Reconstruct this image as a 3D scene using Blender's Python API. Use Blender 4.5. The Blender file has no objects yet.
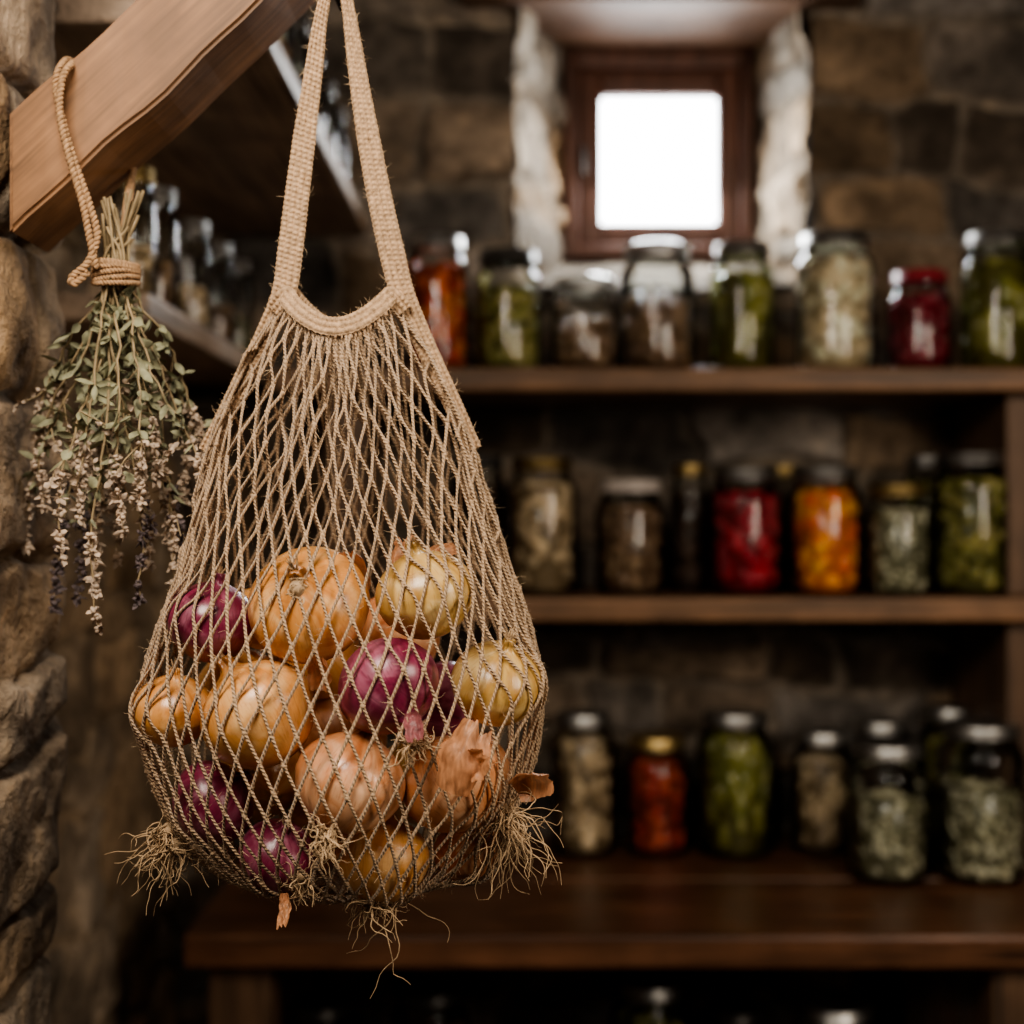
import bpy, math, random
import numpy as np
from mathutils import Vector, Matrix
random.seed(7); rng=np.random.default_rng(7)
K=36/50/1024.0      # metres per photo pixel at 1 m distance
CZ=1.5
def W(px,py,d=1.0): return np.array([(px-512)*K*d, d, CZ+(512-py)*K*d])
def nrm(v):
    v=np.asarray(v,float); return v/(np.linalg.norm(v)+1e-12)
def sstep(x): x=np.clip(x,0,1); return x*x*(3-2*x)

# ------------------------------------------------------------ noise
_T=np.random.default_rng(3).random((256,256))
def vn(x,y,s=0):
    x=np.asarray(x,float)+s*17.31; y=np.asarray(y,float)+s*9.77
    xi=np.floor(x).astype(int); yi=np.floor(y).astype(int)
    fx=x-xi; fy=y-yi; fx=fx*fx*(3-2*fx); fy=fy*fy*(3-2*fy)
    g=lambda a,b:_T[a%256,b%256]
    return (g(xi,yi)*(1-fx)+g(xi+1,yi)*fx)*(1-fy)+(g(xi,yi+1)*(1-fx)+g(xi+1,yi+1)*fx)*fy
def fbm(x,y,s=0,o=4):
    r=0;a=.5
    for i in range(o): r=r+a*(vn(x*2**i,y*2**i,s+i)-.5); a*=.5
    return r

# ------------------------------------------------------------ mesh builder
class MB:
    def __init__(s): s.V=[];s.F=[];s.UV=[];s.C=[];s.n=0;s.hasC=False
    def add(s,V,F,mat=0,UV=None,C=None):
        V=np.asarray(V,float); F=np.asarray(F,int)
        s.V.append(V); s.F.append((F+s.n,mat)); s.n+=len(V)
        s.UV.append(np.zeros((len(V),2)) if UV is None else UV)
        if C is not None: s.hasC=True
        s.C.append(np.ones((len(V),4)) if C is None else C)
    def build(s,name,mats,origin=None,smooth=True,parent=None,rot=None):
        V=np.concatenate(s.V)
        o=np.zeros(3) if origin is None else np.asarray(origin,float)
        if rot is None: V=V-o
        me=bpy.data.meshes.new(name)
        lv=np.concatenate([f.reshape(-1) for f,m in s.F])
        tot=np.concatenate([np.full(len(f),f.shape[1]) for f,m in s.F])
        mi=np.concatenate([np.full(len(f),m) for f,m in s.F])
        st=np.concatenate([[0],np.cumsum(tot)[:-1]])
        me.vertices.add(len(V)); me.vertices.foreach_set('co',V.astype(np.float32).ravel())
        me.loops.add(len(lv)); me.loops.foreach_set('vertex_index',lv.astype(np.int32))
        me.polygons.add(len(tot)); me.polygons.foreach_set('loop_start',st.astype(np.int32))
        me.polygons.foreach_set('material_index',mi.astype(np.int32))
        me.polygons.foreach_set('use_smooth',np.full(len(tot),smooth))
        me.update(calc_edges=True)
        uv=me.uv_layers.new(name='UVMap'); U=np.concatenate(s.UV)
        uv.data.foreach_set('uv',U[lv].astype(np.float32).ravel())
        if s.hasC:
            ca=me.color_attributes.new('Col','FLOAT_COLOR','POINT')
            ca.data.foreach_set('color',np.concatenate(s.C).astype(np.float32).ravel())
        me.validate()
        for m in mats: me.materials.append(m)
        ob=bpy.data.objects.new(name,me); bpy.context.collection.objects.link(ob)
        ob.location=o
        if rot is not None: ob.rotation_euler=rot
        if parent is not None:
            ob.parent=parent; ob.location=Vector(o)-parent.location
        return ob
def empty(name,loc):
    e=bpy.data.objects.new(name,None); e.empty_display_size=.05; e.location=loc
    bpy.context.collection.objects.link(e); return e

def catmull(P,k):
    P=np.asarray(P,float); n=len(P); out=[]
    E=np.concatenate([[2*P[0]-P[1]],P,[2*P[-1]-P[-2]]])
    for i in range(n-1):
        p0,p1,p2,p3=E[i:i+4]
        for j in range(k):
            t=j/k
            out.append(.5*((2*p1)+(-p0+p2)*t+(2*p0-5*p1+4*p2-p3)*t*t+(-p0+3*p1-3*p2+p3)*t**3))
    out.append(P[-1]); return np.array(out)
def frames(P):
    T=np.gradient(P,axis=0); T/=np.linalg.norm(T,axis=1)[:,None]+1e-12
    a=np.array([0,0,1.]) if abs(T[0][2])<.8 else np.array([1.,0,0])
    n=nrm(np.cross(T[0],a)); N=[n]
    for i in range(1,len(P)):
        n=n-T[i]*np.dot(n,T[i]); n=n/(np.linalg.norm(n)+1e-12); N.append(n)
    N=np.array(N); return T,N,np.cross(T,N)
def tube(mb,P,r,sides=6,mat=0,cap=True):
    P=np.asarray(P,float); n=len(P)
    r=np.broadcast_to(np.asarray(r,float),(n,))
    T,N,B=frames(P)
    a=np.linspace(0,2*math.pi,sides+1)
    V=P[:,None,:]+r[:,None,None]*(N[:,None,:]*np.cos(a)[None,:,None]+B[:,None,:]*np.sin(a)[None,:,None])
    s=np.concatenate([[0],np.cumsum(np.linalg.norm(np.diff(P,axis=0),axis=1))])
    UV=np.stack([np.repeat(s,sides+1),np.tile(a/(2*math.pi),n)],1)
    i=np.arange(n-1)[:,None]*(sides+1); j=np.arange(sides)[None,:]
    F=np.stack([i+j,i+j+1,i+j+sides+2,i+j+sides+1],-1).reshape(-1,4)
    mb.add(V.reshape(-1,3),F,mat,UV)
def rope(mb,P,r,pitch,mat=0,plies=2,sides=6):
    P=np.asarray(P,float)
    s=np.concatenate([[0],np.cumsum(np.linalg.norm(np.diff(P,axis=0),axis=1))])
    n=max(8,int(s[-1]/(pitch/9)))
    q=np.linspace(0,s[-1],n); Q=np.stack([np.interp(q,s,P[:,k]) for k in range(3)],1)
    T,N,B=frames(Q)
    for p in range(plies):
        a=2*math.pi*(q/pitch+p/plies)
        tube(mb,Q+.55*r*(N*np.cos(a)[:,None]+B*np.sin(a)[:,None]),r*.62,sides,mat)
def lathe(mb,prof,segs=32,mat=0,c=(0,0,0),k=1):
    P=np.asarray(prof,float)
    if k>1: P=catmull(P,k); P[:,0]=np.maximum(P[:,0],0)
    a=np.linspace(0,2*math.pi,segs,endpoint=False); n=len(P)
    V=np.stack([P[:,0,None]*np.cos(a),P[:,0,None]*np.sin(a),np.repeat(P[:,1,None],segs,1)],-1).reshape(-1,3)+np.array(c)
    i=np.arange(n-1)[:,None]*segs; j=np.arange(segs)[None,:]; j2=(j+1)%segs
    F=np.stack([i+j,i+j2,i+segs+j2,i+segs+j],-1).reshape(-1,4)
    mb.add(V,F,mat)
import bmesh
def ico(sub):
    bm=bmesh.new(); bmesh.ops.create_icosphere(bm,subdivisions=sub,radius=1)
    V=np.array([v.co[:] for v in bm.verts]); F=np.array([[v.index for v in f.verts] for f in bm.faces]); bm.free(); return V,F
I1=ico(1); I2=ico(2)
def rmat(rx,ry,rz):
    from mathutils import Euler
    return np.array(Euler((rx,ry,rz)).to_matrix())
def blob(mb,c,sc,mat=0,rot=None,I=I2,bump=0.0):
    V,F=I; V=V*np.asarray(sc)
    if bump: V=V*(1+bump*(rng.random((len(V),1))-.5))
    if rot is not None: V=V@rot.T
    mb.add(V+np.asarray(c),F,mat)
def box(mb,lo,hi,mat=0,bev=.004):
    lo=np.array(lo,float);hi=np.array(hi,float)
    bm=bmesh.new(); bmesh.ops.create_cube(bm,size=1)
    for v in bm.verts:
        for k in range(3): v.co[k]=lo[k]+(v.co[k]+.5)*(hi[k]-lo[k])
    if bev: bmesh.ops.bevel(bm,geom=bm.edges[:],offset=bev,segments=2,affect='EDGES',profile=.6)
    bm.verts.index_update()
    V=np.array([v.co[:] for v in bm.verts])
    for ln in (3,4,5,6,7,8):
        fs=[[v.index for v in f.verts] for f in bm.faces if len(f.verts)==ln]
        if fs:
            mb.add(V,np.array(fs),mat)
    bm.free()

# ------------------------------------------------------------ materials
def newmat(name):
    m=bpy.data.materials.new(name); m.use_nodes=True; nt=m.node_tree; nt.nodes.clear()
    o=nt.nodes.new('ShaderNodeOutputMaterial'); b=nt.nodes.new('ShaderNodeBsdfPrincipled')
    nt.links.new(b.outputs[0],o.inputs[0]); return m,nt,b
def ramp(nt,fac,stops):
    r=nt.nodes.new('ShaderNodeValToRGB'); e=r.color_ramp.elements
    while len(e)<len(stops): e.new(.5)
    for i,(p,c) in enumerate(stops):
        e[i].position=p; e[i].color=(*c,1) if len(c)==3 else c
    nt.links.new(fac,r.inputs[0]); return r.outputs[0]
def bump(nt,b,h,strength=.3,dist=.002):
    n=nt.nodes.new('ShaderNodeBump'); n.inputs['Strength'].default_value=strength; n.inputs['Distance'].default_value=dist
    nt.links.new(h,n.inputs['Height']); nt.links.new(n.outputs[0],b.inputs['Normal']); return n
def mathn(nt,op,a,b=None):
    n=nt.nodes.new('ShaderNodeMath'); n.operation=op
    for i,v in enumerate((a,b)):
        if v is None: continue
        if isinstance(v,(int,float)): n.inputs[i].default_value=v
        else: nt.links.new(v,n.inputs[i])
    return n.outputs[0]
def objco(nt,scale=(1,1,1)):
    t=nt.nodes.new('ShaderNodeTexCoord'); m=nt.nodes.new('ShaderNodeMapping'); m.inputs['Scale'].default_value=scale
    nt.links.new(t.outputs['Object'],m.inputs[0]); return m.outputs[0]
def noise(nt,vec,scale,detail=4,rough=.55,dist=0):
    n=nt.nodes.new('ShaderNodeTexNoise'); n.inputs['Scale'].default_value=scale; n.inputs['Detail'].default_value=detail
    n.inputs['Roughness'].default_value=rough; n.inputs['Distortion'].default_value=dist
    nt.links.new(vec,n.inputs['Vector']); return n.outputs['Fac']
def mixc(nt,fac,a,b,mode='MIX'):
    n=nt.nodes.new('ShaderNodeMix'); n.data_type='RGBA'; n.blend_type=mode
    for s,v in ((n.inputs[0],fac),(n.inputs[6],a),(n.inputs[7],b)):
        if isinstance(v,(int,float)): s.default_value=v
        elif isinstance(v,tuple): s.default_value=(*v,1)
        else: nt.links.new(v,s)
    return n.outputs[2]

def mat_plain(name,c,rough=.6,var=.35,scale=60,metal=0,bmp=.2,coat=0):
    m,nt,b=newmat(name); v=objco(nt); f=noise(nt,v,scale)
    lo=tuple(x*(1-var) for x in c); hi=tuple(min(1,x*(1+var)) for x in c)
    nt.links.new(ramp(nt,f,[(.3,lo),(.7,hi)]),b.inputs['Base Color'])
    b.inputs['Roughness'].default_value=rough; b.inputs['Metallic'].default_value=metal; b.inputs['Coat Weight'].default_value=coat
    if bmp: bump(nt,b,f,bmp,.001)
    return m
def mat_wood(name,c,axis=0,rough=.6,scale=1.0,contrast=.55):
    m,nt,b=newmat(name)
    sc=[26,26,26]; sc[axis]=1.6; v=objco(nt,tuple(s*scale for s in sc))
    f=noise(nt,v,1.6,7,.6,.35)
    sc2=[160,160,160]; sc2[axis]=5; f2=noise(nt,objco(nt,tuple(sc2)),1.5,3)
    g=mathn(nt,'ADD',mathn(nt,'MULTIPLY',f,.6),mathn(nt,'MULTIPLY',f2,.4))
    lo=tuple(x*(1-contrast) for x in c); hi=tuple(x*(1+contrast*.8) for x in c)
    col=ramp(nt,g,[(.36,lo),(.5,c),(.64,hi)])
    big=noise(nt,objco(nt),9,4,.6)
    col=mixc(nt,ramp(nt,big,[(.35,(0,0,0)),(.7,(.75,)*3)]),col,tuple(x*.4 for x in c))
    sc3=[70,70,70]; sc3[axis]=2.2; f3=noise(nt,objco(nt,tuple(sc3)),1.0,2,.4)
    col=mixc(nt,ramp(nt,f3,[(.64,(0,0,0)),(.68,(.8,)*3)]),col,tuple(x*.2 for x in c))
    nt.links.new(col,b.inputs['Base Color']); b.inputs['Roughness'].default_value=rough
    bump(nt,b,g,.45,.002); return m
def mat_stone(name):
    m,nt,b=newmat(name)
    a=nt.nodes.new('ShaderNodeVertexColor'); a.layer_name='Col'
    v=objco(nt); f=noise(nt,v,28,6,.65); f2=noise(nt,v,130,4,.6)
    col=mixc(nt,1.0,a.outputs[0],ramp(nt,f,[(.3,(.42,.40,.38)),(.55,(1,1,1)),(.75,(1.5,1.42,1.28))]),'MULTIPLY')
    nt.links.new(col,b.inputs['Base Color']); b.inputs['Roughness'].default_value=.9
    b.inputs['Specular IOR Level'].default_value=.25
    h=mathn(nt,'ADD',f,mathn(nt,'MULTIPLY',f2,.4)); bump(nt,b,h,1.0,.011); return m
def mat_jute(name,c=(.50,.345,.215),pitch=.0030):
    m,nt,b=newmat(name)
    uv=nt.nodes.new('ShaderNodeUVMap'); sp=nt.nodes.new('ShaderNodeSeparateXYZ'); nt.links.new(uv.outputs[0],sp.inputs[0])
    ph=mathn(nt,'ADD',mathn(nt,'MULTIPLY',sp.outputs[0],2*math.pi/pitch),mathn(nt,'MULTIPLY',sp.outputs[1],4*math.pi))
    w=mathn(nt,'SINE',ph); w=mathn(nt,'ADD',mathn(nt,'MULTIPLY',w,.5),.5)
    f=noise(nt,objco(nt),420,3,.7); f3=noise(nt,objco(nt),35,3)
    h=mathn(nt,'ADD',w,f)
    lo=tuple(x*.5 for x in c); hi=tuple(x*1.3 for x in c)
    col=ramp(nt,mathn(nt,'MULTIPLY',h,.5),[(.15,lo),(.5,c),(.85,hi)])
    col=mixc(nt,mathn(nt,'MULTIPLY',f3,.4),col,tuple(x*.6 for x in c))
    nt.links.new(col,b.inputs['Base Color']); b.inputs['Roughness'].default_value=.85
    b.inputs['Specular IOR Level'].default_value=.2
    b.inputs['Sheen Weight'].default_value=.25
    bump(nt,b,h,.8,.0009); return m
def mat_onion(name,base,dark,light,coat=.25):
    m,nt,b=newmat(name)
    t=nt.nodes.new('ShaderNodeTexCoord'); sp=nt.nodes.new('ShaderNodeSeparateXYZ'); nt.links.new(t.outputs['Object'],sp.inputs[0])
    cb=nt.nodes.new('ShaderNodeCombineXYZ'); nt.links.new(sp.outputs[0],cb.inputs[0]); nt.links.new(sp.outputs[1],cb.inputs[1])
    nv=nt.nodes.new('ShaderNodeVectorMath'); nv.operation='NORMALIZE'; nt.links.new(cb.outputs[0],nv.inputs[0])
    sp2=nt.nodes.new('ShaderNodeSeparateXYZ'); nt.links.new(nv.outputs[0],sp2.inputs[0])
    cb2=nt.nodes.new('ShaderNodeCombineXYZ'); nt.links.new(sp2.outputs[0],cb2.inputs[0]); nt.links.new(sp2.outputs[1],cb2.inputs[1])
    oi=nt.nodes.new('ShaderNodeObjectInfo')
    nt.links.new(mathn(nt,'ADD',mathn(nt,'MULTIPLY',sp.outputs[2],5.0),mathn(nt,'MULTIPLY',oi.outputs['Random'],9.)),cb2.inputs[2])
    st=noise(nt,cb2.outputs[0],1.8,2,.5,.0)
    fine=noise(nt,cb2.outputs[0],24.0,2,.5)
    patch=noise(nt,objco(nt),26,5,.6,1.2)
    col=ramp(nt,st,[(.30,dark),(.45,base),(.56,base),(.75,light)])
    col=mixc(nt,ramp(nt,patch,[(.48,(0,0,0)),(.62,(.6,)*3)]),col,light)
    col=mixc(nt,ramp(nt,patch,[(.34,(.6,)*3),(.42,(0,0,0))]),col,dark)
    col=mixc(nt,ramp(nt,fine,[(.55,(0,0,0)),(.68,(.45,)*3)]),col,dark)
    az=mathn(nt,'ABSOLUTE',sp.outputs[2])
    col=mixc(nt,ramp(nt,mathn(nt,'MULTIPLY',az,20.),[(.60,(0,0,0)),(.80,(.85,)*3)]),col,tuple(x*.5 for x in dark))
    nt.links.new(col,b.inputs['Base Color'])
    nt.links.new(ramp(nt,patch,[(.4,(.28,)*3),(.6,(.42,)*3)]),b.inputs['Roughness'])
    b.inputs['Coat Weight'].default_value=coat; b.inputs['Coat Roughness'].default_value=.2
    b.inputs['Subsurface Weight'].default_value=.08; b.inputs['Subsurface Radius'].default_value=(.01,.004,.002); b.inputs['Subsurface Scale'].default_value=.6
    bump(nt,b,mathn(nt,'ADD',mathn(nt,'MULTIPLY',fine,.3),mathn(nt,'MULTIPLY',patch,.9)),.28,.0012); return m
def mat_peel(name,c):
    m,nt,b=newmat(name); f=noise(nt,objco(nt,(200,200,40)),1.6,5)
    nt.links.new(ramp(nt,f,[(.35,tuple(x*.45 for x in c)),(.65,c)]),b.inputs['Base Color'])
    b.inputs['Roughness'].default_value=.45
    tr=nt.nodes.new('ShaderNodeBsdfTranslucent'); tr.inputs[0].default_value=(*c,1)
    mx=nt.nodes.new('ShaderNodeMixShader'); mx.inputs[0].default_value=.3
    o=[n for n in nt.nodes if n.type=='OUTPUT_MATERIAL'][0]
    nt.links.new(b.outputs[0],mx.inputs[1]); nt.links.new(tr.outputs[0],mx.inputs[2]); nt.links.new(mx.outputs[0],o.inputs[0])
    bump(nt,b,f,.5,.001); return m
def mat_glass():
    m=bpy.data.materials.new('clear_glass'); m.use_nodes=True; nt=m.node_tree; nt.nodes.clear()
    o=nt.nodes.new('ShaderNodeOutputMaterial'); tr=nt.nodes.new('ShaderNodeBsdfTransparent'); tr.inputs[0].default_value=(.95,.97,.96,1)
    g=nt.nodes.new('ShaderNodeBsdfGlossy'); g.inputs['Roughness'].default_value=.05
    fr=nt.nodes.new('ShaderNodeFresnel'); fr.inputs[0].default_value=1.45
    n=noise(nt,objco(nt),25,2); bp=nt.nodes.new('ShaderNodeBump'); bp.inputs['Strength'].default_value=.12; bp.inputs['Distance'].default_value=.004
    nt.links.new(n,bp.inputs['Height']); nt.links.new(bp.outputs[0],g.inputs['Normal'])
    mx=nt.nodes.new('ShaderNodeMixShader'); nt.links.new(fr.outputs[0],mx.inputs[0])
    nt.links.new(tr.outputs[0],mx.inputs[1]); nt.links.new(g.outputs[0],mx.inputs[2]); nt.links.new(mx.outputs[0],o.inputs[0]); return m
def mat_emit(name,c,s):
    m=bpy.data.materials.new(name); m.use_nodes=True; nt=m.node_tree; nt.nodes.clear()
    o=nt.nodes.new('ShaderNodeOutputMaterial'); e=nt.nodes.new('ShaderNodeEmission'); e.inputs[0].default_value=(*c,1); e.inputs[1].default_value=s
    nt.links.new(e.outputs[0],o.inputs[0]); return m

STONE=mat_stone('rubble_stone'); JUTE=mat_jute('jute_cord'); BAND=mat_plain('jute_band',(.44,.295,.18),.9,.35,300,bmp=.7)
TWINE=mat_plain('twine',(.36,.22,.12),.9,.35,300,bmp=.5)
FUZZ=mat_plain('jute_fibre',(.62,.46,.30),.8,.1,50,bmp=0)
BEAMW=mat_wood('oak_beam_wood',(.29,.145,.065),0,.6,1.0,.6)
SHELFW=mat_wood('shelf_wood',(.25,.13,.062),0,.5,1.0,.75)
SHELFY=mat_wood('side_shelf_wood',(.46,.34,.25),1,.5)
DARKZ=mat_wood('upright_wood',(.16,.09,.05),2,.55)
BENCHW=mat_wood('bench_wood',(.18,.08,.04),0,.36,1.0,.7)
FRAMEW=mat_wood('window_wood',(.13,.055,.035),2,.5)
GLASS=mat_glass()
TIN=mat_plain('tin_lid',(.46,.45,.43),.40,.15,40,1,0); BRASS=mat_plain('brass_lid',(.52,.38,.17),.40,.2,40,1,0)
WHITEL=mat_plain('white_lid',(.5,.44,.40),.5,.1,40,0,0); REDL=mat_plain('red_lid',(.25,.02,.03),.4,.1,40,0,0); DARKL=mat_plain('dark_lid',(.06,.055,.05),.4,.1,40,.5,0)
IRON=mat_plain('iron',(.05,.045,.04),.5,.3,80,.8)
ROOT=mat_plain('onion_root',(.46,.32,.19),.85,.35,200,bmp=.3)

# ------------------------------------------------------------ stone walls
def stone_wall(name,poly,z0,z1,res,seed,ch,bw,amp,tint,mortar,hole=None,wob=.02,gap=.014,rough=1.0,vary=.9,crev=0.0,kk=90.):
    r=np.random.default_rng(seed)
    poly=np.asarray(poly,float); L=np.concatenate([[0],np.cumsum(np.linalg.norm(np.diff(poly,axis=0),axis=1))])
    nu=int(L[-1]/res)+1; nv_=int((z1-z0)/res)+1
    u=np.linspace(0,L[-1],nu); v=np.linspace(z0,z1,nv_)
    X=np.interp(u,L,poly[:,0]); Y=np.interp(u,L,poly[:,1])
    sm=max(1,int(.02/res)); ker=np.ones(2*sm+1)/(2*sm+1)
    T=np.stack([np.gradient(X),np.gradient(Y)],1); T/=np.linalg.norm(T,axis=1)[:,None]
    T=np.stack([np.convolve(np.pad(T[:,k],sm,'edge'),ker,'valid') for k in (0,1)],1); T/=np.linalg.norm(T,axis=1)[:,None]
    N=np.stack([T[:,1],-T[:,0]],1)
    U,Vv=np.meshgrid(u,v,indexing='ij')
    vp=Vv+wob*3.2*fbm(U*4.5,Vv*4.5,seed); up=U+wob*3*fbm(U*6,Vv*6,seed+5)
    rows=[z0-.1]
    while rows[-1]<z1+.2: rows.append(rows[-1]+ch*r.uniform(.5,1.6))
    rows=np.array(rows); ri=np.clip(np.searchsorted(rows,vp)-1,0,len(rows)-2)
    dv=np.minimum(vp-rows[ri],rows[ri+1]-vp)
    du=np.zeros_like(dv); ID=np.zeros_like(ri)
    for k in range(len(rows)-1):
        b=[-.3-r.uniform(0,bw)]
        while b[-1]<L[-1]+.4: b.append(b[-1]+bw*r.uniform(.4,1.8))
        b=np.array(b); mk=ri==k
        bi=np.clip(np.searchsorted(b,up[mk])-1,0,len(b)-2)
        du[mk]=np.minimum(up[mk]-b[bi],b[bi+1]-up[mk]); ID[mk]=k*97+bi
    e=-np.log(np.exp(-kk*du)+np.exp(-kk*dv))/kk
    e=e+.014*fbm(U*22,Vv*22,seed+7)
    mask=sstep((e-.001)/gap)
    rr=r.random(20000); rid=rr[ID%20000]; rid2=rr[(ID*7+13)%20000]; rid3=rr[(ID*31+5)%20000]
    disp=amp*mask*(.3+.7*rid)+amp*.9*rough*fbm(U*14,Vv*14,seed+9,5)+amp*1.2*rough*fbm(U*4,Vv*4,seed+2)
    # each stone has its own tilted face
    disp=disp+mask*amp*((rid2-.5)*np.sin(U*25+rid*6)+(rid3-.5)*np.sin(Vv*30+rid2*6))*.7
    disp=disp+crev*(-(1-sstep(e/.008)))*amp
    P=np.stack([X[:,None]+N[:,0,None]*disp,Y[:,None]+N[:,1,None]*disp,Vv],-1)
    t=np.array(tint); mo=np.array(mortar)
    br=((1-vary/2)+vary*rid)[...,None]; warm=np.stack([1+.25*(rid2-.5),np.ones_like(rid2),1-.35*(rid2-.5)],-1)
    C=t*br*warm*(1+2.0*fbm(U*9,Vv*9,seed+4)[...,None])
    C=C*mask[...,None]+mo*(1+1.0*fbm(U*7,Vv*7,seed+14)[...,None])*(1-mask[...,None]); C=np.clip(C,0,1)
    C=np.concatenate([C,np.ones(C.shape[:2]+(1,))],-1)
    i=np.arange(nu-1)[:,None]*nv_; j=np.arange(nv_-1)[None,:]
    F=np.stack([i+j,i+nv_+j,i+nv_+j+1,i+j+1],-1).reshape(-1,4)
    if hole:
        cx=(U[:-1,:-1]+poly[0,0]).ravel(); cz=Vv[:-1,:-1].ravel()
        F=F[~((cx>hole[0])&(cx<hole[1])&(cz>hole[2])&(cz<hole[3]))]
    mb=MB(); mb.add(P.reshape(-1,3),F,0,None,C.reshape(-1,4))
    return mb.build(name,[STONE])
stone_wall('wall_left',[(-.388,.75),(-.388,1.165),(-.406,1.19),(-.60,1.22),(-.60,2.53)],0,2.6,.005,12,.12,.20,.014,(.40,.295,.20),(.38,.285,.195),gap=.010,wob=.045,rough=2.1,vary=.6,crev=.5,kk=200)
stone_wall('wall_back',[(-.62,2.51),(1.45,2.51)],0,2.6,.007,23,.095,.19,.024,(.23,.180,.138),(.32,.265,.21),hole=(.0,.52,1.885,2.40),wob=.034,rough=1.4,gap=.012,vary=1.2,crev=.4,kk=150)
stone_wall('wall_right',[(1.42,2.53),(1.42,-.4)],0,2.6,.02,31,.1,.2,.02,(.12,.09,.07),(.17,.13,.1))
rv=empty('window_recess',(.27,2.6,1.9))
for nm,pl,sd in (('reveal_stone_a',[(.004,2.495),(.105,2.76)],41),('reveal_stone_b',[(.462,2.76),(.522,2.495)],43)):
    o=stone_wall(nm,pl,1.86,2.42,.005,sd,.10,.30,.014,(.32,.25,.18),(.28,.22,.16),rough=2.6,wob=.03,gap=.02,vary=.8); o.parent=rv; o.location=-rv.location
mb=MB(); 
for k in range(5):
    for j in range(6):
        box(mb,(-.64+k*.42,-.4+j*.5,-.04),(-.225+k*.42,.095+j*.5,0.0),0,.006)
mb.build('floor',[mat_plain('flagstone',(.12,.09,.07),.8,.4,8)],smooth=False)
mb=MB()
for k in range(14): box(mb,(-.7+k*.16,-.4,2.6),(-.545+k*.16,2.8,2.63),0,.003)
mb.build('ceiling',[mat_wood('ceiling_boards',(.06,.035,.02),1)],smooth=False)

# ------------------------------------------------------------ window
wn=empty('window_1',(.283,2.74,2.18))
mb=MB()
x0,x1,z0,z1=.100,.462,1.985,2.385; px0,px1,pz0,pz1=.172,.393,2.054,2.298
y0,y1=2.71,2.79
box(mb,(x0,y0,z0),(x0+.026,y1,z1)); box(mb,(x1-.026,y0,z0),(x1,y1,z1)); box(mb,(x0+.026,y0,z1-.036),(x1-.026,y1,z1)); box(mb,(x0+.026,y0,z0),(x1-.026,y1,z0+.026))
box(mb,(x0+.028,y0+.012,z0+.028),(px0,y1-.015,z1-.038),0,.006); box(mb,(px1,y0+.012,z0+.028),(x1-.028,y1-.015,z1-.038),0,.006)
box(mb,(px0,y0+.012,pz1),(px1,y1-.015,z1-.038),0,.006); box(mb,(px0,y0+.012,z0+.028),(px1,y1-.015,pz0),0,.006)
mb.build('casement_frame',[FRAMEW],parent=wn,origin=(0,0,0))
mb=MB(); box(mb,(px0-.01,2.752,pz0-.01),(px1+.01,2.756,pz1+.01),0,0)
mb.build('bright_pane',[mat_emit('daylit_milky_glass',(.95,.98,1.0),14)],parent=wn,smooth=False)
mb=MB(); tube(mb,[(x0+.035,2.722,2.19),(x0+.035,2.70,2.19),(x0+.035,2.695,2.17),(x0+.035,2.695,2.14)],.005,8,0); mb.build('latch',[IRON],parent=wn)
mb=MB(); box(mb,(-.09,2.455,2.385),(.61,2.80,2.47),0,.008); mb.build('trim_1',[mat_wood('lintel_wood',(.12,.055,.024),0)],smooth=False)
mb=MB()
nu,nv_=60,40; uu,vv=np.meshgrid(np.linspace(0,1,nu),np.linspace(0,1,nv_),indexing='ij')
X=(-.0+.09*vv)+(.525-.0-.15*vv)*uu; Y=2.47+.29*vv; Z=1.888+.10*vv+.02*fbm(X*15,Y*15,3)
Cc=np.stack([.22+.14*fbm(X*20,Y*20,8)]*3,-1)*np.array([1,.84,.66]); Cc=np.concatenate([Cc,np.ones(Cc.shape[:2]+(1,))],-1)
i=np.arange(nu-1)[:,None]*nv_; j=np.arange(nv_-1)[None,:]
mb.add(np.stack([X,Y,Z],-1).reshape(-1,3),np.stack([i+j,i+nv_+j,i+nv_+j+1,i+j+1],-1).reshape(-1,4),0,None,Cc.reshape(-1,4))
o=mb.build('sill_stone',[STONE],parent=rv,origin=(0,0,0))

# ------------------------------------------------------------ shelving
def woodobj(name,boxes,mat,bev=.006):
    mb=MB()
    for lo,hi in boxes: box(mb,lo,hi,0,bev)
    return mb.build(name,[mat],smooth=False)
S1,S2,BZ=1.719,1.370,.935
rack=empty('pantry_shelving',(.4,2.32,1.5))
for nm,bx,mt in (('upper_plank',((-.36,2.15,S1-.036),(1.40,2.50,S1)),SHELFW),('middle_plank',((-.30,2.15,S2-.036),(1.40,2.50,S2)),SHELFW),
                 ('upright_a',((.765,2.20,BZ),(.835,2.49,S2-.036)),DARKZ),('upright_b',((.765,2.20,S2),(.835,2.49,S1-.036)),DARKZ),
                 ('upright_c',((-.29,2.22,BZ),(-.23,2.49,S2-.036)),DARKZ),('upright_d',((-.29,2.22,S2),(-.23,2.49,S1-.036)),DARKZ)):
    mb=MB(); box(mb,bx[0],bx[1],0,.006); mb.build(nm,[mt],parent=rack,smooth=False)
bench=empty('wooden_bench',(.3,2.2,.9))
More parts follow.
